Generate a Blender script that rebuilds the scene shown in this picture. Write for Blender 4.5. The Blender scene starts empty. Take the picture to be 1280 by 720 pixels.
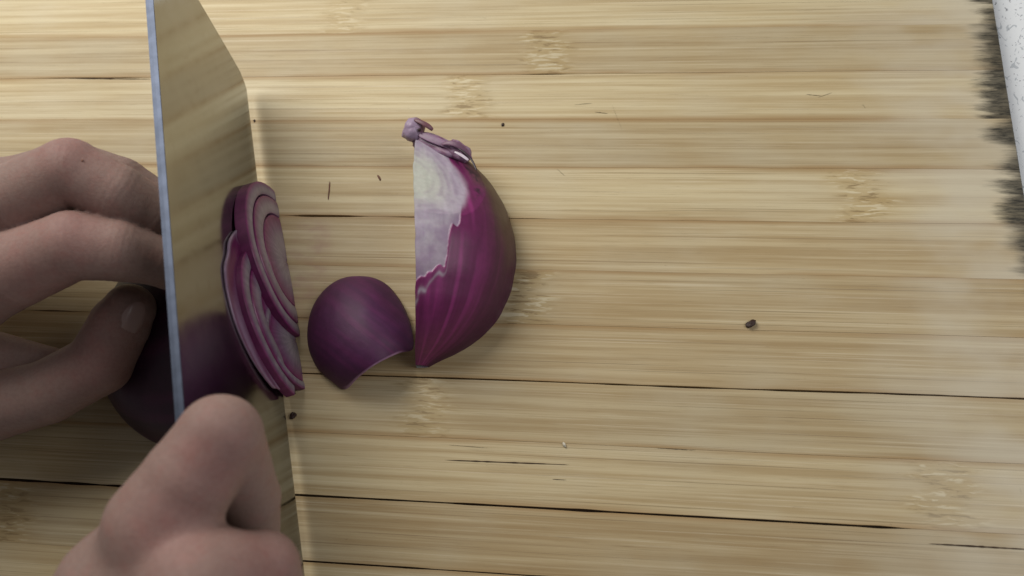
import bpy, math, random
import numpy as np
from mathutils import Matrix, Vector
random.seed(7); np.random.seed(7)
S = 0.01                                  # everything below is written in centimetres
scene = bpy.context.scene
col = scene.collection

# ------------------------------------------------------------------ camera
def rxyz(a, b, c):
    a, b, c = map(math.radians, (a, b, c))
    Rx = np.array([[1, 0, 0], [0, math.cos(a), -math.sin(a)], [0, math.sin(a), math.cos(a)]])
    Ry = np.array([[math.cos(b), 0, math.sin(b)], [0, 1, 0], [-math.sin(b), 0, math.cos(b)]])
    Rz = np.array([[math.cos(c), -math.sin(c), 0], [math.sin(c), math.cos(c), 0], [0, 0, 1]])
    return Rx @ Ry @ Rz
CR = rxyz(18.784563, 6.607961, 1.27677)
CC = CR @ np.array([0, 0, 28.0])
cam = bpy.data.cameras.new('camera'); cam_o = bpy.data.objects.new('camera', cam); col.objects.link(cam_o)
M = Matrix([list(CR[i]) + [CC[i] * S] for i in range(3)] + [[0, 0, 0, 1]])
cam_o.matrix_world = M
cam.sensor_width = 36; cam.lens = 1000 / 1280 * 36; cam.clip_start = 0.01; cam.clip_end = 20
cam.dof.use_dof = True; cam.dof.focus_distance = 0.272; cam.dof.aperture_fstop = 11
scene.camera = cam_o

# ------------------------------------------------------------------ light
world = bpy.data.worlds.new('World'); scene.world = world; world.use_nodes = True
bg = world.node_tree.nodes['Background']
bg.inputs[0].default_value = (0.93, 0.95, 1.0, 1); bg.inputs[1].default_value = 0.11
def area(name, loc, target, size, power, color, sy=None):
    l = bpy.data.lights.new(name, 'AREA'); l.energy = power; l.color = color
    l.shape = 'RECTANGLE'; l.size = size; l.size_y = sy or size
    o = bpy.data.objects.new(name, l); col.objects.link(o)
    o.location = Vector(loc) * S
    o.rotation_euler = (Vector(target) - Vector(loc)).to_track_quat('-Z', 'Y').to_euler()
    return o
area('window_light', (-30, 32, 42), (4, 6, 0), 0.36, 3.3, (1.0, 0.96, 0.88), 0.36)
area('fill_light', (54, 0, 50), (16, -2, 0), 0.40, 1.7, (1.0, 0.98, 0.96))  # added fill lamp brightening the right side, not an actual fixture
scene.view_settings.view_transform = 'Standard'; scene.view_settings.look = 'None'
scene.view_settings.gamma = 1; scene.view_settings.exposure = 0

# ------------------------------------------------------------------ helpers
def ray(px, py):
    return CR @ np.array([(px - 640) / 1000, -(py - 360) / 1000, -1.0])
def P(px, py, z=0.0):
    d = ray(px, py); return CC + d * (z - CC[2]) / d[2]
def on_plane(px, py, p0, n):
    d = ray(px, py); return CC + d * np.dot(p0 - CC, n) / np.dot(d, n)
def link(name, me, mat=None, parent=None, smooth=True):
    o = bpy.data.objects.new(name, me); col.objects.link(o)
    if mat: me.materials.append(mat)
    if smooth: me.polygons.foreach_set('use_smooth', [True] * len(me.polygons))
    if parent is not None: o.parent = parent
    return o
def mesh(name, v, f, mat=None, parent=None, smooth=True, origin=(0, 0, 0), colors=None):
    v = (np.asarray(v, float) - np.asarray(origin)) * S
    me = bpy.data.meshes.new(name); me.from_pydata(v.tolist(), [], [tuple(map(int, q)) for q in f]); me.update()
    if colors is not None:
        ca = me.color_attributes.new('col', 'FLOAT_COLOR', 'POINT')
        c = np.ones((len(v), 4), np.float32); c[:, :3] = colors; ca.data.foreach_set('color', c.ravel())
    o = link(name, me, mat, parent, smooth)
    if parent is None: o.location = Vector(origin) * S
    return o
def grid_faces(nu, nv, closed_u=False, flip=False):
    f = []
    for i in range(nu if closed_u else nu - 1):
        for j in range(nv - 1):
            a, b = i * nv + j, ((i + 1) % nu) * nv + j
            f.append((a, a + 1, b + 1, b) if flip else (a, b, b + 1, a + 1))
    return f
def tag(o, label=None, cat=None, group=None, kind=None):
    if label: o['label'] = label
    if cat: o['category'] = cat
    if group: o['group'] = group
    if kind: o['kind'] = kind
    return o
def empty(name, loc):
    o = bpy.data.objects.new(name, None); col.objects.link(o); o.location = Vector(loc) * S
    o.empty_display_size = 0.01; return o
def sm(a, b, x):
    t = np.clip((x - a) / (b - a), 0, 1); return t * t * (3 - 2 * t)
_pt = np.random.RandomState(3).rand(64, 64, 64)
def vnoise(p):
    p = np.asarray(p, float); i = np.floor(p).astype(int); f = p - i; f = f * f * (3 - 2 * f); r = 0
    for dx in (0, 1):
        for dy in (0, 1):
            for dz in (0, 1):
                w = (f[..., 0] if dx else 1 - f[..., 0]) * (f[..., 1] if dy else 1 - f[..., 1]) * (f[..., 2] if dz else 1 - f[..., 2])
                r = r + w * _pt[(i[..., 0] + dx) % 64, (i[..., 1] + dy) % 64, (i[..., 2] + dz) % 64]
    return r
def fbm(p, o=3):
    p = np.asarray(p, float); r = 0; a = 0.5; t = 0
    for k in range(o): r = r + a * vnoise(p * 2 ** k + 7.3 * k); t += a; a /= 2
    return r / t

# ------------------------------------------------------------------ node helper
class NT:
    def __init__(s, name):
        s.m = bpy.data.materials.new(name); s.m.use_nodes = True; s.t = s.m.node_tree; s.n = s.t.nodes
        s.b = s.n['Principled BSDF']; s.out = s.n['Material Output']
    def new(s, typ, **k):
        n = s.n.new(typ)
        for a, b in k.items(): setattr(n, a, b)
        return n
    def set(s, sock, v):
        if v is None: return
        if hasattr(v, 'is_output'): s.t.links.new(v, sock)
        else:
            if isinstance(v, tuple) and len(v) == 3 and sock.type == 'RGBA': v = v + (1,)
            sock.default_value = v
    def math(s, op, a, b=None, c=None, clamp=False):
        n = s.new('ShaderNodeMath', operation=op, use_clamp=clamp)
        for i, x in enumerate((a, b, c)): s.set(n.inputs[i], x)
        return n.outputs[0]
    def mix(s, f, a, b, typ='MIX'):
        n = s.new('ShaderNodeMix', data_type='RGBA', blend_type=typ)
        s.set(n.inputs[0], f); s.set(n.inputs[6], a); s.set(n.inputs[7], b); return n.outputs[2]
    def ramp(s, v, a, b, lo=0.0, hi=1.0):
        n = s.new('ShaderNodeMapRange', interpolation_type='SMOOTHSTEP')
        for i, x in enumerate((v, a, b, lo, hi)): s.set(n.inputs[i], x)
        return n.outputs[0]
    def attr(s, name):
        n = s.new('ShaderNodeAttribute', attribute_type='OBJECT', attribute_name=name); return n.outputs['Fac']
    def vcol(s, name='col'):
        n = s.new('ShaderNodeAttribute', attribute_type='GEOMETRY', attribute_name=name); return n.outputs['Color']
    def obj(s): return s.new('ShaderNodeTexCoord').outputs['Object']
    def scale(s, v, x, y, z, off=None):
        n = s.new('ShaderNodeVectorMath', operation='MULTIPLY'); s.set(n.inputs[0], v); n.inputs[1].default_value = (x * 100, y * 100, z * 100)
        if off is None: return n.outputs[0]
        a = s.new('ShaderNodeVectorMath', operation='ADD'); s.set(a.inputs[0], n.outputs[0]); s.set(a.inputs[1], off); return a.outputs[0]
    def noise(s, v, sc=1.0, det=3, rough=0.55, dist=0.0):
        n = s.new('ShaderNodeTexNoise'); s.set(n.inputs['Vector'], v); n.inputs['Scale'].default_value = sc
        n.inputs['Detail'].default_value = det; n.inputs['Roughness'].default_value = rough; n.inputs['Distortion'].default_value = dist
        return n.outputs['Fac']
    def bump(s, h, strength=0.3, dist=0.0002, prev=None):
        n = s.new('ShaderNodeBump'); n.inputs['Strength'].default_value = strength; n.inputs['Distance'].default_value = dist
        s.set(n.inputs['Height'], h); s.set(n.inputs['Normal'], prev); return n.outputs[0]
    def fin(s, color=None, rough=None, normal=None, **k):
        s.set(s.b.inputs['Base Color'], color); s.set(s.b.inputs['Roughness'], rough); s.set(s.b.inputs['Normal'], normal)
        for a, v in k.items(): s.set(s.b.inputs[a.replace('_', ' ')], v)
        return s.m

# ------------------------------------------------------------------ materials
def mat_bamboo():
    t = NT('bamboo'); o = t.obj(); seed = t.attr('seed')
    cb = t.new('ShaderNodeCombineXYZ'); t.set(cb.inputs[2], seed)
    off = cb.outputs[0]
    sx = t.new('ShaderNodeSeparateXYZ'); t.set(sx.inputs[0], o)
    x = t.math('MULTIPLY', sx.outputs[0], 100.0); y = t.math('MULTIPLY', sx.outputs[1], 100.0)
    fine = t.noise(t.scale(o, .12, 15, 3, off), 1, 5, .7)
    mid = t.noise(t.scale(o, .09, 4.2, 2, off), 1, 3, .55)
    vfine = t.noise(t.scale(o, .8, 42, 4, off), 1, 2, .6)
    blot = t.noise(t.scale(o, .22, .35, 1, off), 1, 3, .5)
    speck = t.noise(t.scale(o, 3.2, 30, 4, off), 1, 2, .5)
    base = t.mix(t.attr('warm'), (0.600, 0.512, 0.322), (0.515, 0.395, 0.222))
    c = t.mix(t.ramp(mid, .33, .68), t.mix(1.0, base, (0.76, 0.69, 0.60), 'MULTIPLY'), base)
    c = t.mix(t.ramp(blot, .38, .75, 0, .5), c, (0.56, 0.50, 0.36))
    c = t.mix(t.ramp(fine, .52, .72, 0, .48), c, (0.30, 0.205, 0.10))
    c = t.mix(t.ramp(fine, .47, .28, 0, .6), c, (0.70, 0.61, 0.43))
    c = t.mix(t.ramp(vfine, .60, .76, 0, .45), c, (0.24, 0.17, 0.09))
    # long thin dark fibres
    fib = t.noise(t.scale(o, .07, 26, 3, off), 1, 2, .4)
    c = t.mix(t.ramp(fib, .64, .72, 0, .65), c, (0.21, 0.145, 0.075))
    # bamboo nodes: short torn fibres round two places on each strip
    relief = t.math('MULTIPLY', fine, 0.6)
    for a in ('node_a', 'node_b'):
        wob = t.math('MULTIPLY', t.math('SUBTRACT', t.noise(t.scale(o, .01, 2.4, 1, off), 1, 2), .5), 2.4)
        d = t.math('ABSOLUTE', t.math('ADD', t.math('SUBTRACT', x, t.attr(a)), wob))
        m = t.math('MULTIPLY', t.ramp(d, 1.25, 0.2), t.attr('node_k'), None, True)
        sh = t.noise(t.scale(o, 1.15, 7.5, 2, off), 1, 3, .6, .5)
        c = t.mix(t.math('MULTIPLY', m, .5), c, (0.43, 0.31, 0.135))
        c = t.mix(t.math('MULTIPLY', m, t.ramp(sh, .53, .62, 0, .8)), c, (0.66, 0.58, 0.40))
        c = t.mix(t.math('MULTIPLY', m, t.ramp(sh, .44, .37, 0, .75)), c, (0.23, 0.155, 0.07))
        relief = t.math('ADD', relief, t.math('MULTIPLY', m, t.math('MULTIPLY', sh, 2.2)))
    tn = t.new('ShaderNodeVectorMath', operation='SCALE'); t.set(tn.inputs[0], c); t.set(tn.inputs['Scale'], t.attr('tone')); c = tn.outputs[0]
    # faint purple juice soaked in at the foot of the slices
    jx, jy = P(384, 330)[:2]
    jd = t.math('ADD', t.math('POWER', t.math('DIVIDE', t.math('SUBTRACT', x, float(jx)), 1.1), 2.0), t.math('POWER', t.math('DIVIDE', t.math('SUBTRACT', y, float(jy)), 3.2), 2.0))
    jz = t.noise(t.scale(o, 1.2, 3.0, 1), 1, 3)
    c = t.mix(t.math('MULTIPLY', t.ramp(jd, 1.0, 0), t.ramp(jz, .35, .8, 0, .5)), c, (0.36, 0.20, 0.17))
    # brown glue tint beside the joints
    yb = t.attr('y_low'); yt = t.attr('y_high')
    dj = t.math('MINIMUM', t.math('ABSOLUTE', t.math('SUBTRACT', y, yb)), t.math('ABSOLUTE', t.math('SUBTRACT', y, yt)))
    jn = t.noise(t.scale(o, .12, 1.1, 1, off), 1, 3)
    c = t.mix(t.math('MULTIPLY', t.ramp(dj, .22, .0), t.ramp(jn,   .36, .62, .12, .9)), c, (0.35, 0.225, 0.10))
    # knife nicks and small stains
    c = t.mix(t.ramp(speck, .76, .80, 0, .55), c, (0.16, 0.09, 0.045))
    # rubbed grey-white wood towards the short end, then black mould soaked into the end grain
    de = t.math('SUBTRACT', 17.29, x)
    c = t.mix(t.math('MULTIPLY', t.ramp(de, 6.5, 1.5, 0, .55), t.ramp(blot, .3, .6)), c, (0.60, 0.555, 0.45))
    sn = t.noise(t.scale(o, .5, 4.5, 2, off), 1, 5, .75)
    sn2 = t.noise(t.scale(o, .3, 1.4, 2, off), 1, 2, .5)
    reach = t.math('MULTIPLY', t.attr('mould'), t.math('ADD', t.math('MULTIPLY', sn, 2.1), t.math('SUBTRACT', t.math('MULTIPLY', sn2, 3.4), 1.95)))
    mm = t.ramp(t.math('SUBTRACT', reach, de), -.40, .50)
    lv = t.noise(t.scale(o, 1.6, 10, 2, off), 1, 5, .75)
    c = t.mix(t.math('MULTIPLY', mm, t.ramp(lv, .34, .62, 1.0, .80)), c, (0.024, 0.022, 0.016))
    rough = t.ramp(fine, .3, .7, .48, .64)
    n = t.bump(relief, .35, .00025)
    return t.fin(c, rough, n, Specular_IOR_Level=.35)
def mat_counter():
    t = NT('countertop_stone'); o = t.obj()
    c = (0.84, 0.87, 0.90)
    for sc, thr, colr in ((2.6, .66, (0.50, 0.54, 0.58)), (5.0, .69, (0.40, 0.42, 0.46)), (9.0, .74, (0.10, 0.10, 0.12))):
        nz = t.noise(t.scale(o, sc * 1.4, sc, 1), 1, 1, .3, 1.2)
        c = t.mix(t.ramp(nz, thr, thr + .03, 0, .85), c, colr)
    return t.fin(c, .25)
def mat_simple(name, color, rough=.5, bumps=None, **k):
    t = NT(name); o = t.obj()
    nz = t.noise(t.scale(o, 3, 3, 3), 1, 4)
    c = t.mix(t.ramp(nz, .3, .7, 0, .5), color, tuple(x * .55 for x in color))
    return t.fin(c, rough, t.bump(nz, .3, bumps or .0002), **k)
def mat_skin():
    t = NT('skin'); o = t.obj()
    big = t.noise(t.scale(o, .7, .7, .7), 1, 3)
    small = t.noise(t.scale(o, 9, 9, 9), 1, 3)
    c = t.mix(1.0, t.vcol(), t.mix(big, (0.86, 0.84, 0.84), (1.1, 1.1, 1.1)), 'MULTIPLY')
    c = t.mix(t.ramp(t.noise(t.scale(o, 2.2, 2.2, 2.2), 1, 4, .6), .45, .7, 0, .35), c, t.mix(1.0, c, (1.08, .80, .80), 'MULTIPLY'))
    c = t.mix(t.ramp(small, .35, .7, 0, .32), c, t.mix(1.0, c, (.72, .62, .60), 'MULTIPLY'))
    v = t.new('ShaderNodeTexVoronoi'); t.set(v.inputs['Vector'], t.scale(o, 11, 11, 11)); v.feature = 'DISTANCE_TO_EDGE'; v.inputs['Scale'].default_value = 1
    h = t.math('ADD', t.math('MULTIPLY', t.ramp(v.outputs[0], 0, .12), .6), small)
    return t.fin(c, .6, t.bump(h, .3, .00018), Subsurface_Weight=.12, Subsurface_Radius=(.006, .0025, .0015), Subsurface_Scale=.5, Specular_IOR_Level=.25)
def mat_nail():
    t = NT('nail'); return t.fin((0.36, 0.245, 0.22), .25, Subsurface_Weight=.1, Subsurface_Radius=(.003, .002, .001), Subsurface_Scale=.5, Coat_Weight=.3)
def mat_onion(name, rough=.28, sss=.15, coat=.35):
    t = NT(name); o = t.obj()
    n1 = t.noise(t.scale(o, 5, 5, 5), 1, 4); n2 = t.noise(t.scale(o, 1.2, 1.2, 1.2), 1, 2)
    c = t.mix(1.0, t.vcol(), t.mix(n1, (0.78, 0.78, 0.78), (1.18, 1.18, 1.18)), 'MULTIPLY')
    return t.fin(c, rough, t.bump(t.math('ADD', n1, n2), .25, .0003), Subsurface_Weight=sss, Subsurface_Radius=(.003, .0015, .002), Subsurface_Scale=.6, Coat_Weight=coat, Coat_Roughness=.25)
def mat_steel():
    t = NT('brushed_steel'); o = t.obj()
    nz = t.noise(t.scale(o, .5, .5, 30), 1, 3); sm_ = t.noise(t.scale(o, .5, .5, .8), 1, 4)
    c = t.mix(sm_, (0.30, 0.31, 0.30), (0.42, 0.43, 0.42))
    smear = t.noise(t.scale(o, 1.4, 1.4, 1.4), 1, 4, .6, 1.5); c = t.mix(t.ramp(smear, .55, .75, 0, .35), c, (0.27, 0.25, 0.22))
    return t.fin(c, t.ramp(sm_, .3, .7, .12, .20), None, Metallic=1.0)
BAMBOO, COUNTER, SKIN, NAIL = mat_bamboo(), mat_counter(), mat_skin(), mat_nail()
STEEL = mat_steel()
SPINE = mat_simple('ground_steel', (0.085, 0.10, 0.14), .5, .00005, Metallic=1.0)
GLUE = mat_simple('dark_glue_wood', (0.05, 0.028, 0.014), .9)
HANDLE = mat_simple('dark_handle_wood', (0.06, 0.035, 0.022), .45)
ONION = mat_onion('onion_skin', .48, .15, .06); FLESH = mat_onion('onion_flesh', .38, .3, .2)
PETAL = mat_onion('onion_layer', .6, .15, 0.0)
FLECK_D = mat_simple('dark_fleck', (0.030, 0.010, 0.006), .6)
FLECK_R = mat_simple('red_fleck', (0.16, 0.06, 0.035), .6)
FLECK_W = mat_simple('pale_fleck', (0.62, 0.58, 0.48), .5)

# ------------------------------------------------------------------ setting: the countertop
v = [(-90, -60, -0.62), (90, -60, -0.62), (90, 60, -0.62), (-90, 60, -0.62), (-90, -60, -4.8), (90, -60, -4.8), (90, 60, -4.8), (-90, 60, -4.8)]
tag(mesh('countertop', v, [(0, 1, 2, 3), (4, 7, 6, 5), (0, 4, 5, 1), (1, 5, 6, 2), (2, 6, 7, 3), (3, 7, 4, 0)], COUNTER, smooth=False), kind='structure')

# ------------------------------------------------------------------ cutting board
board = empty('cutting_board', (0, 0, -0.6))
tag(board, 'worn bamboo cutting board of glued strips with black mould along its right end', 'cutting board')
YB = [14.7, 12.7, 10.70, 8.70, 6.71, 4.73, 2.66, 0.70, -1.29, -3.29, -5.31, -7.39, -9.42, -11.4, -13.4]
XL, XR = -25.0, 17.29
xs_of = lambda px, y: P(px, 0)[0]
def px_to_x(px, py): return float(P(px, py)[0])
# open cracks along the joints: joint index -> list of (x0, x1, half gap, amount of raggedness)
CR_ = {2: [], 3: [(px_to_x(640, 93), px_to_x(725, 93), .022), (px_to_x(30, 98), px_to_x(195, 98), .014)],
       6: [(px_to_x(352, 272), px_to_x(470, 272), .042), (px_to_x(470, 272), px_to_x(700, 275), .012)],
       8: [(px_to_x(30, 387), px_to_x(110, 388), .028), (px_to_x(355, 396), px_to_x(410, 397), .018)],
       9: [(px_to_x(-40, 455), px_to_x(1400, 500), .024)],
       11: [(px_to_x(-40, 597), px_to_x(1150, 661), .034)], 12: [(-9, 4, .02)]}
XS = np.linspace(XL, XR, 320)
def gap(i, x):
    g = np.full_like(x, .0015)
    for a, b, w in CR_.get(i, []):
        m = sm(a, a + 1.4, x) * (1 - sm(b - 1.4, b, x))
        g = g + w * m * (0.55 + .9 * vnoise(np.stack([x * 1.1, x * 0 + i * 3.1, x * 0], 1)))
    return g
WARM = [.3, .1, .6, .1, .55, .15, .6, .65, .75, .55, .35, .8, .6, .6]
MOULD = [1.12, 1.0, .68, 1.0, .7, .85, .5, .2, 0, 0, 0, 0, 0, 0]
NODES = {1: (px_to_x(432, 18), -60), 2: (px_to_x(682, 66), -60), 3: (px_to_x(585, 122), -60), 5: (px_to_x(1077, 240), -60),
         7: (px_to_x(652, 372), -60), 9: (px_to_x(530, 505), -60), 10: (px_to_x(1182, 618), -60), 11: (px_to_x(12, 630), -60)}
NODE_STRENGTH = {1: .75, 2: 1.3, 3: 1.1, 5: 1.0, 7: 1.2, 9: .8, 10: 1.4, 11: .8}
TONE = [1, 1.04, .90, 1.05, .90, 1.04, .97, .93, .91, .88, .98, .86, .95, .95]
for i in range(len(YB) - 1):
    hi, lo = YB[i], YB[i + 1]
    wob = lambda j, x: 0.035 * (vnoise(np.stack([x * .16, x * 0 + j * 5.7, x * 0], 1)) - .5) * (1 if 0 < j < len(YB) - 1 else 0)
    gh, gl = gap(i, XS), gap(i + 1, XS)
    if i == 0: gh = gh * 0
    yh = hi + wob(i, XS) - gh; yl = lo + wob(i + 1, XS) + gl
    dz = random.uniform(-.006, .006); rb = .007
    # ragged worn right end
    xs = XS.copy()
    rows = []
    for (yy, zz) in ((yl, -0.6), (yl, -rb - .005), (yl + rb * .3, -rb * .3), (yl + rb, 0), ((yl + yh) / 2, 0.004), (yh - rb, 0), (yh - rb * .3, -rb * .3), (yh, -rb - .005), (yh, -0.6)):
        rows.append(np.stack([xs, yy, np.full_like(xs, zz + (dz if zz > -.5 else 0))], 1))
    V = np.stack(rows, 1)                                # (n, 9, 3)
    # rounded end
    endv = V[-1].copy(); endv[:, 0] += .05; endv[1:8, 2] -= .06
    V = np.concatenate([V, endv[None]], 0); n = len(V)
    F = grid_faces(n, 9)
    F += [(k * 9, k * 9 + 8, (k + 1) * 9 + 8, (k + 1) * 9) for k in range(n - 1)]
    F += [tuple(range(8, -1, -1)), tuple((n - 1) * 9 + q for q in range(9))]
    o = mesh('bamboo_strip', V.reshape(-1, 3), F, BAMBOO, board, smooth=False)
    o.location = (0, 0, 0.006)
    o['seed'] = i * 3.77; o['tone'] = TONE[i]; o['warm'] = WARM[i]; o['mould'] = float(MOULD[i]); o['y_low'] = float(lo); o['y_high'] = float(hi)
    na = NODES.get(i, (-60, -60)); o['node_a'] = float(na[0]); o['node_b'] = float(na[1]); o['node_k'] = float(NODE_STRENGTH.get(i, 0))
v = [(XL + .1, YB[-1] + .1, -.55), (XR - .1, YB[-1] + .1, -.55), (XR - .1, YB[0] - .1, -.55), (XL + .1, YB[0] - .1, -.55)]
v += [(a, b, -.22) for a, b, c in v]
o = mesh('glue_core', v, [(0, 3, 2, 1), (4, 5, 6, 7), (0, 1, 5, 4), (1, 2, 6, 5), (2, 3, 7, 6), (3, 0, 4, 7)], GLUE, board, smooth=False); o.location = (0, 0, .006)
# short open cracks inside two strips: thin wedges of shadowed dark wood set into the surface
def crack(p0, p1, w):
    a, b = P(*p0), P(*p1); n = 24; V = []
    for k in range(n):
        t_ = k / (n - 1); p = a + (b - a) * t_; h = w * math.sin(math.pi * t_) ** .5 * (.6 + .8 * random.random())
        V += [(p[0], p[1] + h, .008), (p[0], p[1] - h, .008)]
    o = mesh('crack', V, [(2 * k, 2 * k + 1, 2 * k + 3, 2 * k + 2) for k in range(n - 1)], GLUE, board, smooth=False); o.location = (0, 0, .006)
crack((555, 575), (712, 581), .020); crack((1160, 679.5), (1290, 687), .022); crack((1060, 489.5), (1290, 498.5), .012)
crack((85, 98), (190, 99), .018)
for p0, p1, w in (((765, 131), (778, 164), .007), ((743, 140), (760, 142), .008), ((718, 131), (741, 129), .005), ((1008, 118), (1026, 120), .007), ((1078, 130), (1082, 136), .010),
                  ((696, 211), (706, 220), .007), ((1022, 122), (1040, 116), .006), ((1275, 610), (1277, 618), .010), ((690, 599), (708, 600), .009), ((820, 560), (870, 563), .006), ((610, 560), (560, 556), .005)): crack(p0, p1, w)

# ------------------------------------------------------------------ knife
Z0 = 0.5
A = P(307, 103, Z0); B = P(371, 640, Z0)
E_ = (B - A) / np.linalg.norm(B - A)                       # along the edge, tip to heel
lean = math.radians(1.8)
nh = np.array([-E_[1], E_[0], 0.0]); nh = nh if nh[0] > 0 else -nh
N_ = nh * math.cos(lean) + np.array([0, 0, 1]) * math.sin(lean)
UP = np.cross(E_, N_); UP = UP if UP[2] > 0 else -UP
def K(s, h, d=0.0): return A + E_ * s + UP * h + N_ * d
H = float((on_plane(201.5, 200, A, N_) - A) @ UP); LEN = 19.0
pt = on_plane(245, 0, A, N_) - A; fs, fh = float(pt @ E_), float(pt @ UP)
def front(h):                                             # how far the front edge lies ahead of A at height h
    return fs * (h / fh) ** .9 if h > 0 else 0
knife = empty('kitchen_knife', K(LEN + 5, 4.5))
tag(knife, 'wide steel cleaver-shaped kitchen knife held upright on edge among the onion slices', 'knife')
hs = [0, .12, .5, 1.2, 2, 3, 4, 5, 5.8, 6.2, 6.6, H - .2, H]
def thick(h): return 0.0 + (0.02 if h <= 0 else .035 if h < .2 else .04 + .22 * (h / H) ** .9)
def front2(h):
    f = front(h)
    if h < .5: f = f + .35 * (1 - h / .5) ** 2
    if h > 5.6: f = f + 1.6 * ((h - 5.6) / (H - 5.6)) ** 2.2
    return f
V = []; ns = 40
for side in (1, -1):
    for h in hs:
        a = front2(h)
        for k in range(ns): V.append(K(a + (LEN - a) * k / (ns - 1), h, side * thick(h) / 2))
nH = len(hs); F = grid_faces(nH, ns) + [tuple(q + nH * ns for q in f[::-1]) for f in grid_faces(nH, ns)]
off = nH * ns
for k in range(ns - 1):
    F.append((k, k + 1, off + k + 1, off + k))
for j in range(nH - 1):
    F.append((j * ns, off + j * ns, off + (j + 1) * ns, (j + 1) * ns)); q = ns - 1
    F.append((j * ns + q, (j + 1) * ns + q, off + (j + 1) * ns + q, off + j * ns + q))
ori = np.array(K(LEN + 5, 4.5))
def kmesh(name, V, F, mat, smooth=False): return mesh(name, V, F, mat, knife, smooth, origin=ori)
kmesh('blade', V, F, STEEL)
V = []; a = front2(H)
for k in range(ns):
    s = a + (LEN - a) * k / (ns - 1)
    for d, u in ((.13, 0), (.122, .014), (0, .020), (-.122, .014), (-.13, 0)): V.append(K(s, H + .001 + u, d))
kmesh('spine', V, grid_faces(ns, 5), SPINE)
def kloft(name, secs, mat, n=20):                          # secs: (s, centre h, half width, half height)
    V = []
    for (s, hc, w, hh) in secs:
        for k in range(n):
            t_ = 2 * math.pi * k / n; c_, s_ = math.cos(t_), math.sin(t_)
            V.append(K(s, hc + hh * np.sign(s_) * abs(s_) ** .7, w * np.sign(c_) * abs(c_) ** .7))
    F = [(i * n + k, i * n + (k + 1) % n, (i + 1) * n + (k + 1) % n, (i + 1) * n + k) for i in range(len(secs) - 1) for k in range(n)]
    F += [tuple(range(n))[::-1], tuple((len(secs) - 1) * n + k for k in range(n))]
    kmesh(name, V, F, mat, True)
kloft('bolster', [(LEN - .01, 6.1, .3, 1.1), (LEN + .5, 6.1, .7, 1.1), (LEN + 1.2, 6.1, .85, 1.2)], STEEL)
kloft('handle', [(LEN + 1.2, 6.1, .9, 1.25), (LEN + 4, 6.0, 1.0, 1.4), (LEN + 8, 5.9, 1.05, 1.45), (LEN + 11.5, 5.8, 1.1, 1.6), (LEN + 12, 5.8, .9, 1.4)], HANDLE)

# ------------------------------------------------------------------ implicit surfaces for the hands
def surface_nets(Fv, org, h):
    ins = Fv < 0
    nx, ny, nz = Fv.shape
    cnt = np.zeros((nx - 1, ny - 1, nz - 1), np.int16); acc = np.zeros((nx - 1, ny - 1, nz - 1, 3), np.float32)
    C8 = [(0, 0, 0), (1, 0, 0), (0, 1, 0), (1, 1, 0), (0, 0, 1), (1, 0, 1), (0, 1, 1), (1, 1, 1)]
    sub = lambda arr, c: arr[c[0]:nx - 1 + c[0], c[1]:ny - 1 + c[1], c[2]:nz - 1 + c[2]]
    for i in range(8):
        for j in range(i + 1, 8):
            d = [abs(C8[i][k] - C8[j][k]) for k in range(3)]
            if sum(d) != 1: continue
            fa, fb = sub(Fv, C8[i]), sub(Fv, C8[j]); m = (fa < 0) != (fb < 0)
            idx = np.nonzero(m); t_ = fa[idx] / (fa[idx] - fb[idx])
            p = np.array(C8[i], np.float32) + t_[:, None] * (np.array(C8[j], np.float32) - np.array(C8[i], np.float32))
            cnt[idx] += 1; acc[idx] += p
    act = cnt > 0; idx = np.argwhere(act)
    ids = -np.ones(act.shape, np.int64); ids[act] = np.arange(len(idx))
    V = (idx + acc[act] / cnt[act][:, None]) * h + org
    faces = []
    for ax in range(3):
        s0 = [slice(1, -1)] * 3; s1 = [slice(1, -1)] * 3; s0[ax] = slice(0, -1); s1[ax] = slice(1, None)
        a, b = ins[tuple(s0)], ins[tuple(s1)]
        e = np.argwhere(a != b)
        o1, o2 = [k for k in range(3) if k != ax]
        full = e.copy(); full[:, o1] += 1; full[:, o2] += 1
        fl = a[tuple(e.T)]
        def cell(d1, d2):
            c = full.copy(); c[:, o1] += d1; c[:, o2] += d2; return ids[tuple(c.T)]
        q = np.stack([cell(-1, -1), cell(0, -1), cell(0, 0), cell(-1, 0)], 1)
        flip = fl if ax != 1 else ~fl
        q[~flip] = q[~flip][:, ::-1]
        faces.append(q)
    return V, np.concatenate(faces)
FOLD = {}
def rcone(X, a, b, ra, rb):
    a, b = np.asarray(a, np.float32), np.asarray(b, np.float32); ab = b - a; L2 = float(ab @ ab) + 1e-9
    t_ = np.clip(((X - a) @ ab) / L2, 0, 1)
    d = X - (a + t_[..., None] * ab)
    return np.sqrt((d * d).sum(-1)) - (ra + (rb - ra) * t_)
def smin(a, b, k):
    h = np.clip(.5 + .5 * (b - a) / k, 0, 1); return b + (a - b) * h - k * h * (1 - h)
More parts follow.
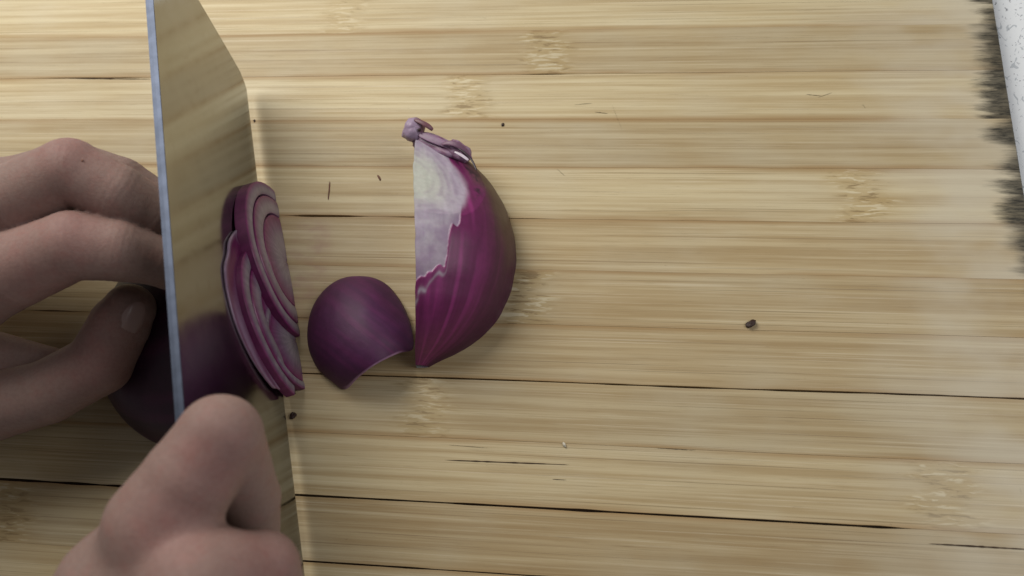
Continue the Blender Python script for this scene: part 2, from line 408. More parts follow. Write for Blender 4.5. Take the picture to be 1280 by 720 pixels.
def build_hand(name, chains, fill, pink, h=.065, kf=.04):
    pts = [p for c in chains + fill for p in c]
    lo = np.min([p[0] - p[1] - .4 for p in pts], 0); hi = np.max([p[0] + p[1] + .4 for p in pts], 0)
    n = np.ceil((hi - lo) / h).astype(int) + 1
    ax = [(lo[k] + h * np.arange(n[k])).astype(np.float32) for k in range(3)]
    def put(Fd, p, q, r, s, k, mg=.75):                     # only the block of the grid round one limb segment
        a = np.minimum(p - r, q - s) - mg; b = np.maximum(p + r, q + s) + mg
        i0 = np.maximum(0, ((a - lo) / h).astype(int)); i1 = np.minimum(n, ((b - lo) / h).astype(int) + 2)
        sl = tuple(slice(i0[m], i1[m]) for m in range(3))
        X = np.stack(np.meshgrid(*[ax[m][sl[m]] for m in range(3)], indexing='ij'), -1)
        d = rcone(X, p, q, r, s); Fd[sl] = smin(Fd[sl], d, k)
    new = lambda: np.full(tuple(n), 5.0, np.float32)
    body = new()
    for c in fill:
        for (p, r), (q, s) in zip(c[:-1], c[1:]): put(body, p, q, r, s, .55)
    fingers = new()
    for c in chains:
        f = new()
        for (p, r), (q, s) in zip(c[:-1], c[1:]): put(f, p, q, r, s, .08)
        fingers = smin(fingers, f, kf)
        put(body, c[0][0], c[0][0] + (c[1][0] - c[0][0]) * .3, c[0][1], c[0][1] * .97, .5)
    tot = smin(fingers, body, .30)
    V, F = surface_nets(tot, lo, h)
    # skin folds across the finger joints
    nrm = np.zeros_like(V); e1, e2 = V[F[:, 2]] - V[F[:, 0]], V[F[:, 3]] - V[F[:, 1]]; fn = np.cross(e1, e2)
    for k in range(4): np.add.at(nrm, F[:, k], fn)
    nrm /= np.linalg.norm(nrm, axis=1)[:, None] + 1e-9
    dis = .03 * (fbm(V * 1.3 + 50, 3) - .5)
    for c in chains:
        for k in range(1, len(c) - 1):
            d = c[k + 1][0] - c[k - 1][0]; d = d / np.linalg.norm(d); rel = V - c[k][0]; t_ = rel @ d
            t_ = t_ + .12 * (vnoise(V * 1.6 + k) - .5); m = np.exp(-(np.linalg.norm(rel, axis=1) / (c[k][1] * 1.25)) ** 4)
            sel = m > .01
            for t0, a in ((-.34, .011), (-.16, .018), (.02, .016), (.2, .02), (.4, .010)): dis[sel] -= (a * m * np.exp(-((t_ - t0) / .045) ** 2))[sel] * FOLD.get((name, k, len(c)), .6)
    V = V + nrm * dis[:, None]
    base = np.array([0.262, 0.180, 0.156]); red = np.array([0.30, 0.162, 0.148])
    w = np.zeros(len(V))
    for p, r in pink: w = np.maximum(w, np.exp(-((V - p) ** 2).sum(1) / (r * r)))
    cl = base + (red - base) * w[:, None] * .65
    return V, F, cl
def chain(*a): return [(np.array(P(*p[:3])), p[3]) for p in a]

# left hand, fingers curled over the onion behind the blade
L_index = chain((-75, 380, 5.0, 1.35), (20, 336, 6.0, 1.12), (90, 307, 6.3, 1.0), (145, 313, 5.9, .90), (195, 325, 5.1, .76), (228, 344, 3.9, .62))
L_mid = chain((-80, 298, 5.6, 1.25), (20, 250, 6.4, 1.08), (88, 215, 6.7, .97), (145, 243, 6.1, .90), (195, 268, 5.3, .78), (226, 292, 3.9, .62))
L_ring = chain((-80, 238, 5.0, 1.05), (20, 234, 5.3, .95), (92, 214, 5.3, .93), (150, 233, 4.9, .92), (190, 256, 4.4, .84), (218, 278, 3.4, .6))
L_pinky = chain((-80, 225, 3.8, .9), (80, 232, 3.9, .68), (170, 258, 3.3, .56), (205, 278, 2.6, .5))
L_thumb = chain((-170, 530, 2.8, 1.45), (-8, 508, 2.6, 1.10), (60, 490, 2.7, 1.02), (124, 455, 2.8, 1.0), (150, 405, 3.2, .92), (162, 386, 3.3, .80))
L_palm = [chain((-190, 400, 4.0, 1.9), (-75, 388, 4.6, 1.1)), chain((-190, 400, 4.0, 1.9), (-80, 300, 5.0, 1.0)), chain((-190, 380, 3.6, 1.7), (-80, 235, 4.6, .9)),
          chain((-190, 380, 3.2, 1.6), (-80, 220, 3.6, .85)), chain((-190, 400, 4.0, 1.9), (-170, 520, 2.8, 1.3)), chain((-60, 440, 2.6, 1.1), (62, 452, 1.7, .5)),
          chain((-60, 440, 2.6, 1.1), (-170, 500, 3, 1.4)), chain((-190, 400, 4.0, 1.9), (-330, 460, 4.6, 2.6), (-560, 580, 7, 3.6), (-800, 700, 10, 4.6))]  # last chain: unseen forearm, thickened and raised to shade the lower left
V, F, cl = build_hand('hand', [L_index, L_mid, L_ring, L_pinky, L_thumb], L_palm, [(P(88, 190, 7.2), 1.0), (P(90, 290, 7.0), 1.0), (P(60, 330, 6), 1.5), (P(125, 450, 3.6), 1.2), (P(120, 400, 3.5), .9)])
lh_o = P(-190, 400, 2)
lh = mesh('hand', V, F, SKIN, origin=lh_o, colors=cl)
tag(lh, 'bare left hand with curled fingers and bent thumb steadying the onion behind the blade', 'hand', 'hands of the cook')
# thumb nail
def nail(center, axis, up, r, w, l, parent, org):
    axis = axis / np.linalg.norm(axis); up = up - axis * (up @ axis); up /= np.linalg.norm(up); side = np.cross(axis, up)
    V = []; nu, nv = 15, 15
    for i in range(nu):
        for j in range(nv):
            a, b = -1 + 2 * i / (nu - 1), -1 + 2 * j / (nv - 1)
            a2, b2 = a * math.sqrt(1 - b * b / 2), b * math.sqrt(1 - a * a / 2)
            
            th = b2 * w / r; e = max(abs(a), abs(b)) ** 6
            V.append(center + axis * a2 * l / 2 + up * (r * math.cos(th) - r + .05 - .035 * e - .03 * a2 * a2) + side * r * math.sin(th))
    return mesh('nail', V, grid_faces(nu, nv), NAIL, parent, origin=org)
tc = P(150, 405, 3.2); tip = P(166, 370, 3.3)
upv = CC - tc; upv = upv / np.linalg.norm(upv) + np.array([.55, .1, 0])
ax_ = tip - tc; ax_n = ax_ / np.linalg.norm(ax_); u2 = upv - ax_n * (upv @ ax_n); u2 /= np.linalg.norm(u2)
nail(P(155, 394, 3.2) + u2 * .93, ax_, upv, .95, .36, 1.15, lh, lh_o)
# small dark mole on the middle finger: the skin point nearest the camera under that spot
LV = np.array([v_.co for v_ in lh.data.vertices]) / S + lh_o
dr = ray(103, 198); dr /= np.linalg.norm(dr); rel = LV - CC; al = rel @ dr; dist = np.linalg.norm(rel - al[:, None] * dr, axis=1)
near = LV[np.argmin(al + (dist > .08) * 100)]
MOLE_AT = near
# right hand pinching the blade at its heel
R_index = chain((198, 655, 8.8, 1.04), (237, 600, 8.95, 1.03), (275, 546, 9.0, .94), (312, 622, 6.7, .74), (321, 668, 5.0, .60))
R_mid = chain((250, 742, 9.0, 1.1), (326, 712, 8.0, .86), (352, 775, 5.8, .74), (330, 810, 4.2, .6))
R_ring = chain((305, 830, 8.8, 1.05), (385, 812, 7.6, .82), (395, 870, 5.6, .7), (360, 890, 4.2, .58))
R_pinky = chain((350, 910, 8.4, .95), (420, 900, 7.2, .72), (420, 950, 5.6, .62), (390, 960, 4.4, .5))
R_thumb = chain((110, 800, 6.6, 1.3), (165, 705, 6.4, .98), (196, 655, 6.0, .82), (216, 600, 5.5, .66))
R_palm = [chain((190, 850, 8.0, 1.9), (200, 665, 8.5, 1.0)), chain((190, 850, 8.0, 1.9), (250, 745, 8.6, 1.1)), chain((210, 880, 8.0, 1.8), (300, 830, 8.3, 1.1)), chain((220, 920, 8.0, 1.7), (345, 910, 8.0, 1.0)),
          chain((120, 800, 7.4, 1.5), (152, 735, 7.8, 1.3), (198, 672, 7.9, 1.05)), chain((190, 850, 7.6, 1.9), (110, 800, 6.8, 1.4)), chain((220, 690, 8.7, .9), (262, 720, 8.8, .9)), chain((190, 850, 8.0, 1.9), (120, 1000, 8.5, 2.5), (0, 1350, 10, 3.6), (-100, 1600, 12, 4.5))]  # last chain: off-frame forearm widened and lifted to block light
V, F, cl = build_hand('hand', [R_index, R_mid, R_ring, R_pinky, R_thumb], R_palm, [(P(262, 580, 9.8), 1.0), (P(210, 655, 10), 1.1), (P(330, 705, 8.8), 1.0)])
RH = (V, F, cl)
tag(mesh('hand', V, F, SKIN, origin=P(190, 850, 5), colors=cl), 'bare right hand gripping the knife, index finger bent over the spine of the blade', 'hand', 'hands of the cook')

# ------------------------------------------------------------------ onions
PURP = np.array([0.150, 0.012, 0.090]); DEEP = np.array([0.050, 0.005, 0.033]); PALE = np.array([0.46, 0.40, 0.47]); LIL = np.array([0.33, 0.19, 0.34]); GREENW = np.array([0.44, 0.46, 0.38])
def mixc(a, b, t_): return a + (b - a) * np.asarray(t_)[..., None]
def flesh_color(q, ang, p):
    """colour inside an onion at relative radius q: rings of pale flesh edged with purple"""
    k = q * 6.5 + .25 * fbm(p * .8); fr = k - np.floor(k)
    c = mixc(PALE, LIL, sm(.55, .9, fr)); c = mixc(c, PURP * 1.4, sm(.86, .97, fr) * .8)
    return mixc(c, GREENW, sm(.5, .15, q) * .7)

# --- the quarter onion
top0 = P(521, 206, 0); bot0 = P(521, 460, 0)
AX = bot0 - top0; LQ = np.linalg.norm(AX); AXn = AX / LQ
LEFT_T = math.radians(79)                                 # how far the wedge sweeps up from the board
SD = np.cross(AXn, [0, 0, 1]); SD = SD if SD[0] > 0 else -SD
def prof(s):                                               # radius along the axis, 0 = stem end, 1 = root end
    S_ = [0, .08, .16, .28, .42, .54, .68, .81, .90, .96, .985, 1]; R_ = [1.75, 2.25, 2.72, 3.15, 3.38, 3.40, 3.18, 2.68, 1.98, 1.15, .65, .12]
    x = np.clip(s, 0, 1); R_ = [q * 1.055 for q in R_]; k = np.interp(x, S_, R_)
    for d in (-.03, -.015, .015, .03): k = k + np.interp(np.clip(x + d, 0, 1), S_, R_)
    return k / 5
def quarter():
    nu, nv = 260, 220
    s = np.concatenate([np.linspace(0, .012, 12), np.linspace(.016, 1, nu - 12)]); th = np.linspace(0, LEFT_T, nv)
    Sg, T = np.meshgrid(s, th, indexing='ij'); R = prof(Sg)
    R = R * np.interp(np.arange(nu), [0, 5, 9, 12], [0.02, .75, .96, 1])[:, None]
    dome = np.interp(np.arange(nu), [0, 5, 9, 12], [.55, .34, .1, 0])[:, None]
    # tear mask: outer purple layer missing at the top-left, ragged edge
    lx = Sg * LQ; arc = T / LEFT_T                           # arc 1 = left arris, 0 = board
    p3 = np.stack([lx * 1.7, arc * 9, lx * 0], -1)
    rag = (fbm(p3 * 1.3) - .5) * 1.1 + (vnoise(np.stack([lx * .8, arc * 24, lx * 0], -1)) - .5) * 1.9
    lim = np.interp(arc, [0, .50, .60, .65, .70, .78, .88, 1], [-2, -1, .5, 2.3, 3.5, 4.4, 5.2, 5.6])
    tear = sm(.06, -.06, lx - lim - rag * .55 - .25)
    band = np.exp(-((lx - lim - rag * .45 - .75) / .11) ** 2) * sm(.74, .84, arc) * (.25 + .75 * sm(.45, .6, fbm(p3 * 1.1 + 30)))
    R = R - .075 * tear + .03 * (fbm(np.stack([lx * .6, T * 2.5, T * 0], -1)) - .5) * 2
    pos = top0 + AXn * ((lx - dome)[..., None]) + SD * (R * np.cos(T))[..., None] + np.array([0, 0, 1]) * (R * np.sin(T))[..., None]
    # an oblique shaving has flattened the stem end: clip by a plane facing up and away
    ia, ja = int(np.argmin(abs(s - .26))), int(nv * .84)
    tu = pos[ia + 4, ja] - pos[ia - 4, ja]; tv = pos[ia, ja + 4] - pos[ia, ja - 4]; pn = np.cross(tu, tv); pn *= np.sign(pn[2]); pn = pn / np.linalg.norm(pn) + np.array([0, .10, 0]); pn /= np.linalg.norm(pn)
    pc = pos[ia, ja] - pn * .42
    jog = (.05 * (vnoise(np.stack([lx * .9, lx * 0, lx * 0], -1)) - .5) + .02 * (vnoise(np.stack([lx * 3.5, lx * 0 + 4, lx * 0], -1)) - .5)) * sm(.8, 1, arc)
    pos = pos + SD * jog[..., None] * 1.6
    d = (pos - pc) @ pn; pos = pos - pn * np.clip(d, 0, None)[..., None]; cut = sm(0, .05, d)
    rel = pos - top0; ls = rel @ AXn; perp = rel - ls[..., None] * AXn; q = np.linalg.norm(perp, axis=-1) / prof(ls / LQ)
    # colours
    st = vnoise(np.stack([T * 16, lx * .35, T * 0], -1)); st2 = fbm(np.stack([T * 34, lx * .8, T * 0], -1))
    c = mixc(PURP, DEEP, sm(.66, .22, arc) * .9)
    c = mixc(c, PURP * 2.1 + [0.03, .012, .03], sm(.5, .85, st) * .5 * sm(.2, .7, arc))
    c = c * (0.8 + .45 * st2)[..., None]
    # brown dry outer skin towards the right-hand board side
    dry = sm(.52, .30, arc + (fbm(p3 * .7) - .5) * .16) * sm(.62, .40, Sg + (fbm(p3 * .5 + 9) - .5) * .2)
    c = mixc(c, np.array([0.085, 0.050, 0.030]) * 1.0, dry * .85)
    fibre = fbm(np.stack([T * 26, lx * .9, T * 0 + 3], -1))
    flesh = mixc(np.array([.50, .475, .51]), np.array([.30, .22, .34]), sm(.35, .7, fbm(p3 * 1.6 + 4)) * .6 + sm(.45, .75, fibre) * .3)
    flesh = mixc(flesh, LIL * .8, sm(1.5, .0, lim - lx + (fibre - .5) * 1.2) * .55)
    c = mixc(c, flesh, tear); c = mixc(c, PALE * .9, band)
    rad = np.sqrt(((lx - 1.75) / 2.0) ** 2 + ((1 - arc) / .40) ** 2) + .10 * (fbm(p3 * 1.1 + 8) - .5)
    ringc = mixc(np.array([.50, .51, .46]), np.array([.46, .41, .48]), sm(.35, 1.0, rad))
    for r0, w0, a0 in ((.44, .030, .35), (.60, .035, .55), (.74, .045, .65), (.88, .040, .7), (1.0, .05, .6)):
        ringc = mixc(ringc, np.array([.24, .15, .27]), np.exp(-((rad - r0) / (w0 * 1.5)) ** 2) * a0 * .62 * sm(.25, .7, fbm(p3 * 1.5)))
    ringc = ringc * (.88 + .24 * fibre)[..., None]
    c = mixc(c, ringc, sm(1.18, .98, rad) * np.maximum(tear, cut))
    # black torn film along the upper rim
    rim = np.exp(-((arc - .47 - .05 * np.sin(lx * 3)) / .035) ** 2) * sm(.3, .7, lx) * sm(3.2, 1.8, lx) * sm(.45, .65, fbm(p3 * 2.5))
    c = mixc(c, np.array([.02, .008, .015]), rim * .95)
    return pos, c, s, th
pos, c, s_, th_ = quarter(); nu, nv = pos.shape[:2]
wedge = empty('onion_wedge', (-3.0, 1, 0))
tag(wedge, 'large red onion quarter with torn pale stem end, curved purple side facing right', 'onion')
worg = np.array([-3.0, 1, 0])
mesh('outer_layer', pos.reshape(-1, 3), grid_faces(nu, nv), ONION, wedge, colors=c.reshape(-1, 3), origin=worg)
for name, ed in (('cut_face', -1), ('cut_face', 0)):         # left face and the face on the board
    V = []; CL = []; m = 40; e = pos[:, ed]; axp = top0 + AXn * (s_ * LQ - np.interp(np.arange(nu), [0, 5, 9, 12], [.55, .34, .1, 0]))[:, None]
    for k in range(m):
        q = k / (m - 1); p = axp + (e - axp) * q; V.append(p); CL.append(flesh_color(np.full(len(p), q), 0, p))
    V = np.array(V).transpose(1, 0, 2).reshape(-1, 3); CL = np.array(CL).transpose(1, 0, 2).reshape(-1, 3)
    V = V + np.array([0, 0, .004])
    mesh(name, V, grid_faces(len(e), m, flip=(ed == 0)), FLESH, wedge, colors=CL, origin=worg)
# dried stem stub and papery shreds
def blob(name, c0, ax, ay, az, rot, mat, parent, org, seed, color=None, amp=.3, nu=28, nv=18, sq=1.0):
    V = []; u = np.linspace(0, 2 * math.pi, nu, endpoint=False); v_ = np.linspace(-math.pi / 2, math.pi / 2, nv)
    U, W = np.meshgrid(u, v_, indexing='ij')
    spw = lambda x: np.sign(x) * np.abs(x) ** sq
    d = np.stack([spw(np.cos(W)) * spw(np.cos(U)), spw(np.cos(W)) * spw(np.sin(U)), spw(np.sin(W))], -1)
    r = 1 + amp * (fbm(d * 1.6 + seed, 3) - .5) * 2
    Rm = rxyz(*rot); pos = (d * r[..., None] * np.array([ax, ay, az])) @ Rm.T + c0
    cl = None
    if color is not None: cl = color(d.reshape(-1, 3))
    return mesh(name, pos.reshape(-1, 3), grid_faces(nu, nv, True), mat, parent, colors=cl, origin=org)
def stubcol(d): return mixc(np.array([.34, .25, .36]), np.array([.15, .05, .10]), sm(.1, .9, d[:, 0] * .8 + d[:, 1] * .7 + (fbm(d * 3) - .5)))
blob('stem_stub', P(517, 163, 1.4), .36, .42, .38, (10, 20, -25), ONION, wedge, worg, 2, stubcol, .25, sq=.7)
def shred(pts, w, colr, name='skin_shred', zc=.06):
    n = len(pts); V = []
    for k, p in enumerate(pts):
        p = np.array(p); q = np.array(pts[min(k + 1, n - 1)]) - np.array(pts[max(k - 1, 0)]); sd = np.cross(q, [0, 0, 1.]); sd /= np.linalg.norm(sd) + 1e-9
        ww = w * (.35 + .65 * math.sin(math.pi * (k + .4) / (n))) * random.uniform(.7, 1.2)
        for t_ in (-1, -.3, .4, 1): V.append(p + sd * ww * t_ + np.array([0, 0, zc * (1 - t_ * t_)]))
    cl = np.array([np.array(colr) * random.uniform(.75, 1.3) for _ in V])
    o = mesh(name, V, grid_faces(n, 4), ONION, wedge, colors=cl, origin=worg)
    m = o.modifiers.new('thick', 'SOLIDIFY'); m.thickness = .0004; m2 = o.modifiers.new('s', 'SUBSURF'); m2.levels = 1; m2.render_levels = 2
def neckcol(d): return mixc(np.array([.30, .20, .30]), np.array([.17, .07, .13]), sm(.35, .65, fbm(d * 4 + 3)))
blob('papery_neck', P(545, 183, 1.25), .95, .36, .34, (0, -8, -22), ONION, wedge, worg, 21, neckcol, .35, sq=.8)
blob('papery_neck', P(573, 190, 1.35), .50, .34, .40, (0, 14, -38), ONION, wedge, worg, 25, neckcol, .4, sq=.8)
shred([P(518, 150, 1.75), P(527, 153, 1.8), P(536, 158, 1.75), P(541, 163, 1.6)], .12, (.15, .06, .08), zc=.02)
shred([P(524, 168, 1.6), P(536, 172, 1.65), P(550, 178, 1.65), P(563, 184, 1.6)], .16, (.26, .16, .25), zc=.02)
shred([P(552, 181, 1.7), P(562, 178, 1.8), P(573, 181, 1.8), P(582, 189, 1.7), P(590, 200, 1.6)], .10, (.17, .08, .14), zc=.02)
shred([P(568, 190, 1.8), P(577, 194, 1.85), P(586, 201, 1.85)], .05, (.55, .48, .56), zc=.01)
shred([P(573, 186, 1.85), P(583, 192, 1.85), P(591, 201, 1.8), P(596, 214, 1.9)], .03, (.02, .006, .015), zc=.01)
blob('pith_hole', P(524.5, 162.5, 1.75), .055, .06, .06, (0, 0, 0), FLECK_D, wedge, worg, 5)

# --- the loose petal
def petal():
    out = [(445, 345), (466, 347), (484, 356), (498, 372), (508, 390), (515, 412), (516, 436), (500, 441), (484, 448), (466, 458), (448, 472), (431, 487), (415, 477), (398, 462), (387, 440), (384, 418), (388, 392), (398, 372), (412, 357), (428, 348)]
    zz = [.12, .12, .15, .2, .3, .4, .5, .95, 1.35, 1.42, .95, .15, .1, .08, .08, .08, .1, .1, .12, .12]
    out = np.array(out, float); zz = np.array(zz)
    n = len(out); m = 140; tt = np.arange(m) / m * n
    def cr(arr, t_):
        i = int(t_) % n; f = t_ - int(t_); a, b, c_, d = (arr[(i + k) % n] for k in (-1, 0, 1, 2))
        return .5 * ((2 * b) + (-a + c_) * f + (2 * a - 5 * b + 4 * c_ - d) * f * f + (-a + 3 * b - 3 * c_ + d) * f ** 3)
    bd = np.array([cr(out, t_) for t_ in tt]); bz = np.array([cr(zz, t_) for t_ in tt])
    cpx = np.array([452, 418.]); cz = 1.7; nr = 40
    pos = np.zeros((m, nr, 3))
    for i in range(m):
        e = P(bd[i, 0], bd[i, 1], bz[i]); c0 = P(cpx[0], cpx[1], cz)
        for j in range(nr):
            r = (j / (nr - 1)); xy = c0[:2] + (e[:2] - c0[:2]) * r
            ez = sm(.3, .9, bz[i]); z = bz[i] + (cz - bz[i]) * (1 - r ** 2.1) ** .75
            pos[i, j] = (xy[0], xy[1], z)
    pos[..., 2] += .05 * (fbm(pos * .9) - .5)
    return pos
pp = petal(); m, nr = pp.shape[:2]; porg = np.array([-5.6, -1.9, 0])
inner = pp.copy(); rr = np.linspace(0, 1, nr)[None, :]; cen = pp[:, 0].mean(0)
dn = np.zeros_like(pp)
gu = np.roll(pp, -1, 0) - np.roll(pp, 1, 0); gv = np.gradient(pp, axis=1); nn = np.cross(gu, gv); nn /= np.linalg.norm(nn, axis=-1)[..., None] + 1e-9
nn *= np.sign(nn[..., 2:3] + 1e-6); nn[:, 0] = (0, 0, 1)
nn[:, -1] = nn[:, -3]; nn[:, -2] = nn[:, -3]
inner = pp - nn * .20
gcol = lambda q: None
ang = pp - cen
q3 = pp * np.array([1, 1, 1.])
sv = vnoise(np.stack([(pp[..., 0] * .55 + pp[..., 1] * .8) * 9, (pp[..., 0] * .8 - pp[..., 1] * .5) * .7, pp[..., 2] * 0], -1))
co = mixc(PURP * .62 + [-.02, .004, .012], PURP * 1.1 + [.012, .006, .02], sm(.35, .85, sv) * .32)
vn = vnoise(np.stack([(pp[..., 0] * .55 + pp[..., 1] * .8) * 26, (pp[..., 0] * .8 - pp[..., 1] * .5) * 1.2, pp[..., 2] * 0], -1)); co = co * (.86 + .28 * vn)[..., None]
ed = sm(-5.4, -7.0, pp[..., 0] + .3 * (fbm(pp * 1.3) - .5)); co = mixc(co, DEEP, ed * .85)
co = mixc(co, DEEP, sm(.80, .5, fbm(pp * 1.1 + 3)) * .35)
tq = np.arange(m)[:, None] / m * 20; co = mixc(co, np.array([.40, .24, .38]), sm(.962, .985, rr + 0 * sv) * sm(6.3, 7.3, tq) * sm(11.3, 10.6, tq) * .9)
V = np.concatenate([pp.reshape(-1, 3), inner.reshape(-1, 3)]); F = grid_faces(m, nr, True) + [tuple(x + m * nr for x in f[::-1]) for f in grid_faces(m, nr, True)]
F += [(i * nr + nr - 1, ((i + 1) % m) * nr + nr - 1, m * nr + ((i + 1) % m) * nr + nr - 1, m * nr + i * nr + nr - 1) for i in range(m)]
ci = np.tile(np.array([.42, .27, .42]), (m * nr, 1))
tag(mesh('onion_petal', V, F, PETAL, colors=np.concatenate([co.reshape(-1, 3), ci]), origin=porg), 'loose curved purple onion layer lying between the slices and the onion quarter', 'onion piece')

# --- slices standing against the blade
def slice_(u0, d0, base_z, Ru, Rz, thk, lean_deg, label, yaw=0, rings=5, th0=0, th1=180, seed=0, roll=0):
    """u0: centre along the edge; d0: gap from the blade face; half rings of onion layers nested in one another"""
    root = empty('onion_slice', K(u0, 0, d0)); tag(root, label, 'onion slice', 'onion slices standing against the blade')
    org = np.array(K(u0, 0, d0)); la, ya = math.radians(lean_deg), math.radians(yaw)
    eu = E_ * math.cos(ya) + nh * math.sin(ya); en = np.array([-eu[1], eu[0], 0]); en = en if en @ nh > 0 else -en
    up = np.array([0, 0, 1]) * math.cos(la) - en * math.sin(la); en2 = np.cross(eu, up); en2 = en2 if en2 @ en > 0 else -en2
    ro = math.radians(roll); eu, up = eu * math.cos(ro) - up * math.sin(ro), up * math.cos(ro) + eu * math.sin(ro)
    o0 = K(u0, 0, d0); o0[2] = base_z
    rb = [1.0]
    while len(rb) < rings + 1: rb.append(rb[-1] - (.16 if len(rb) == 1 else random.uniform(.20, .26)))
    for k in range(rings):
        ro_, ri = rb[k] - (.012 if k else 0), max(rb[k + 1], .0)
        if k == rings - 1: ri = .02
        n = 72; V = []; CL = []; t_ = np.radians(np.linspace(th0, th1, n))
        off_n = random.uniform(-.03, .04) if k else 0
        wv = 1 + .10 * (vnoise(np.stack([t_ * 1.3, t_ * 0 + seed, t_ * 0 + k * .2], 1)) - .5)
        # section round the layer: outer skin, right cut face (fine rows), inner skin, left cut face
        rows = [(ro_, -thk / 2), (ro_, thk / 2 - .03), (ro_ - .008, thk / 2)] + [(ro_ + (ri - ro_) * f, thk / 2 + .02 * math.sin(f * 3.14)) for f in (.12, .3, .5, .7, .88)] + [(ri + .004, thk / 2), (ri, thk / 2 - .03), (ri, -thk / 2)]
        sk = mixc(PURP, DEEP, fbm(np.stack([t_ * 4, t_ * 0, t_ * 0 + k], 1)) * .5)
        for r, d in rows:
            q = o0 + eu * (Ru * r * wv * np.cos(t_))[:, None] + up * (Rz * r * wv * np.sin(t_))[:, None] + en2 * (d + off_n)
            V.append(q)
            f = (ro_ - r) / (ro_ - ri + 1e-9)
            if d < thk / 2 - .02 and r == ro_: cc = sk * (.8 if k == 0 else 1.1)
            elif r == ri: cc = np.tile(np.array([.20, .10, .20]), (n, 1))
            else:
                cc = np.tile(mixc(PURP * 1.1, np.array([.19, .11, .185]), sm(0, .25, f)), (n, 1)) if f < .25 else np.tile(mixc(np.array([.19, .11, .185]), np.array([.27, .23, .265]), sm(.25, .6, f)), (n, 1))
                cc = mixc(cc, np.array([.15, .06, .15]), sm(.8, 1, f) * .7 + 0 * t_)
            cc = cc * (.78 + .44 * vnoise(np.stack([t_ * 22, t_ * 0 + r * 9, t_ * 0 + seed + k], 1)))[:, None]
            CL.append(cc)
        m = len(rows); V = np.array(V).transpose(1, 0, 2); CL = np.array(CL).transpose(1, 0, 2)
        F = [(i * m + j, i * m + (j + 1) % m, (i + 1) * m + (j + 1) % m, (i + 1) * m + j) for i in range(n - 1) for j in range(m)]
        F += [tuple(range(m))[::-1], tuple((n - 1) * m + j for j in range(m))]
        lo_ = mesh('layer', V.reshape(-1, 3), F, FLESH if k else ONION, root, colors=CL.reshape(-1, 3), origin=org)
        lo_.data.set_sharp_from_angle(angle=math.radians(38))
    return root
def blade_s(px, py, z):                                     # distance along the blade of a spot under a pixel
    return float((P(px, py, z) - A) @ E_)
sA, sB = blade_s(338, 242, 0), blade_s(374, 430, 0)
slice_((sA + sB) / 2 - .1, .36, 0.02, (sB - sA) / 2 - .1, 3.1, .40, 2, 'tall upright onion slice farthest up the blade with its pale oval core showing', rings=3, seed=1, yaw=2.5)
slice_(blade_s(350, 412, 0), .24, .25, 2.6, 3.4, .30, 1.5, 'onion slice nearest the right hand, its pale rings opening beside the knuckle', rings=3, seed=5, yaw=1.5, roll=-8)
slice_(blade_s(350, 432, 0), .44, .02, 1.75, 2.3, .22, 6, 'short onion slice in front of the taller ones, its foot nearest the curled scraps', rings=2, seed=9, yaw=2, roll=5)

# --- a torn outer layer plastered on the blade behind the slices
def torn():
    s0, s1 = blade_s(330, 345, 0), blade_s(352, 500, 0); nu, nv = 90, 40; V = np.zeros((nu, nv, 3)); C_ = np.zeros((nu, nv, 3))
    for i in range(nu):
        a = i / (nu - 1)
        for j in range(nv):
            b = j / (nv - 1)
            jag = .55 * (vnoise(np.array([[b * 9.0, 3.1, 0]]))[0] - .3) * (1 - a) ** 2
            top = (4.35 * math.sin(math.pi * (.16 + .80 * a)) ** .45 + .22 * (vnoise(np.array([[a * 9, 7.7, 0]]))[0] - .5))
            h = .35 + (top - .35) * b; st = vnoise(np.array([[b * 15, a * 1.3, 2.0]]))[0]
            V[i, j] = K(s0 + (s1 - s0) * a - jag, h - Z0, .10 + .09 * math.sin(math.pi * b) + .05 * st)
            cc = PURP * .75 + (np.array([.26, .17, .26]) - PURP * .75) * float(sm(.5, .85, st)); C_[i, j] = cc + (np.array([.24, .17, .24]) - cc) * float(sm(.08, 0, a) + sm(.96, 1, b)) * .7
    org = np.array(K((s0 + s1) / 2, 0, .1))
    o = mesh('torn_layer', V.reshape(-1, 3), grid_faces(nu, nv), FLESH, colors=C_.reshape(-1, 3), origin=org)
    md = o.modifiers.new('thick', 'SOLIDIFY'); md.thickness = .0007; md.offset = 0
    tag(o, 'torn streaky purple onion layer stuck flat to the blade behind the slices', 'onion piece')
torn()

# --- the half onion being sliced, left of the blade
def held():
    nu, nv = 90, 90; ph = np.linspace(0, math.pi, nu); r = np.linspace(0, 1, nv)
    # dome: s goes away from the blade, t round the half circle
    pos = np.zeros((nu, nv, 3)); uc = blade_s(352, 395, 0)
    for i, a in enumerate(ph):
        for j, q in enumerate(r):
            w = (1 - q ** 2.8) ** .5
            p = K(uc, 0, -.38) + (-nh) * (6.0 * q) + E_ * (4.35 * w * math.cos(a) + .2 * q) + np.array([0, 0, 1]) * (2.9 * w * math.sin(a)); p[2] = max(.02, p[2] - K(uc, 0, 0)[2] + .02)
            pos[i, j] = p
    return pos, uc
hp, uc = held(); nu, nv = hp.shape[:2]
T = np.linspace(0, math.pi, nu)[:, None] + 0 * hp[..., 0]
c = mixc(PURP * .28, DEEP * .45, sm(.3, .7, vnoise(np.stack([T * 9, hp[..., 0] * .3, T * 0], -1))))  # onion purple cut towards black: the shade here is painted into the colour
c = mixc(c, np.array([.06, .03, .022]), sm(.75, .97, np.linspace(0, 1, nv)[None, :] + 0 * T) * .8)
horg = np.array(K(uc, 0, -2)); held_o = empty('onion_half', horg)
tag(held_o, 'red onion half with its shade painted in dark, under the left thumb, pressed to the hidden side of the blade', 'onion')
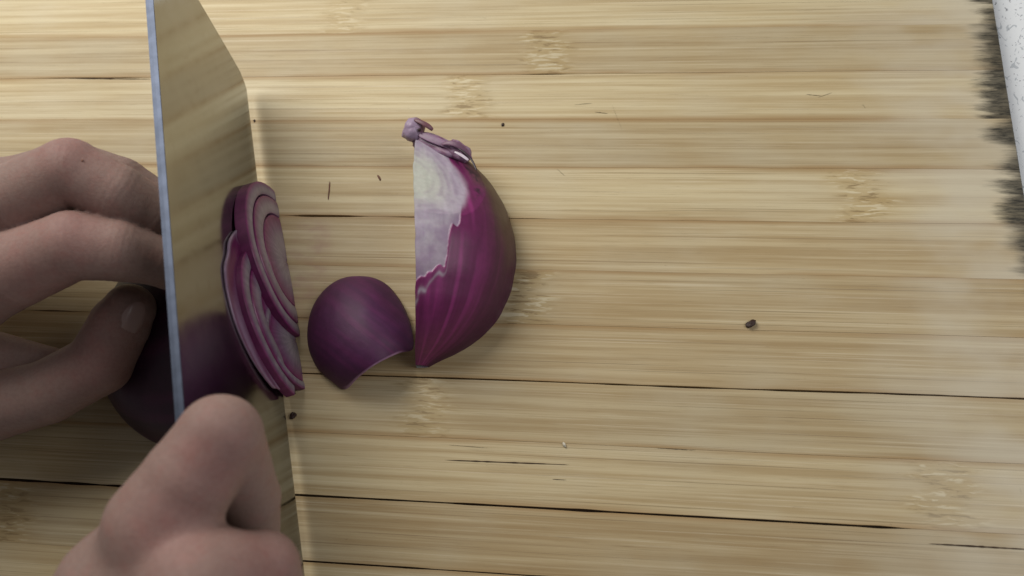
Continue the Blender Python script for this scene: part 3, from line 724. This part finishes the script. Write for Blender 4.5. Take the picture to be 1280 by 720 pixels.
mesh('outer_layer', hp.reshape(-1, 3), grid_faces(nu, nv), ONION, held_o, colors=c.reshape(-1, 3), origin=horg)
V = []; CL = []
for k in range(24):
    q = k / 23; cen = K(uc, 0, -.38); cen[2] = .02; e = hp[:, 0]; V.append(cen + (e - cen) * q); CL.append(flesh_color(np.full(nu, q), 0, e))
mesh('cut_face', np.array(V).reshape(-1, 3), grid_faces(24, nu), FLESH, held_o, colors=np.array(CL).reshape(-1, 3), origin=horg)

# ------------------------------------------------------------------ crumbs and scraps
def fleck(name, px, py, a, b, h, rot, mat, label, cat, seed, z=0.0):
    c0 = P(px, py, z + h * .5); V = []
    o = blob(name, c0, a, b, h, (0, 0, rot), mat, None, c0, seed, None, .75, 20, 12); return tag(o, label, cat)
blob('mole', MOLE_AT, .05, .04, .02, (0, 0, 0), FLECK_R, lh, lh_o, 3, None, .3, 12, 8)
fleck('burnt_crumb', 938, 405, .17, .11, .09, 32, FLECK_D, 'small black-brown crumb alone on the right half of the board', 'crumb', 4)
fleck('crumb', 705.5, 556, .045, .09, .05, 25, FLECK_W, 'tiny white crumb on the board below the onion quarter', 'crumb', 8)
fleck('skin_scrap', 411.5, 238, .03, .34, .02, 4, FLECK_R, 'thin reddish sliver of onion skin left of the quarter near its stem', 'onion skin', 11)
fleck('skin_scrap', 474, 222, .04, .13, .02, 30, FLECK_R, 'tiny red-brown skin scrap just left of the quarter near its stem', 'onion skin', 14)
fleck('dark_speck', 628.5, 156, .05, .07, .03, 0, FLECK_D, 'tiny dark speck to the upper right of the onion stem', 'speck', 17)
fleck('dark_speck', 318, 151, .035, .06, .03, 20, FLECK_D, 'tiny dark speck on the board right beside the blade', 'speck', 19)
for k, (px, py, a, b, r_, lab) in enumerate([(364, 492, .16, .07, 20, 'upper curled dark scrap of onion skin at the foot of the slices'), (366, 520, .10, .13, -20, 'lower curled dark scrap of onion skin at the foot of the slices')]):
    fleck('curled_scrap', px, py, a, b, .10, r_, FLECK_D, lab, 'onion skin', 30 + k)
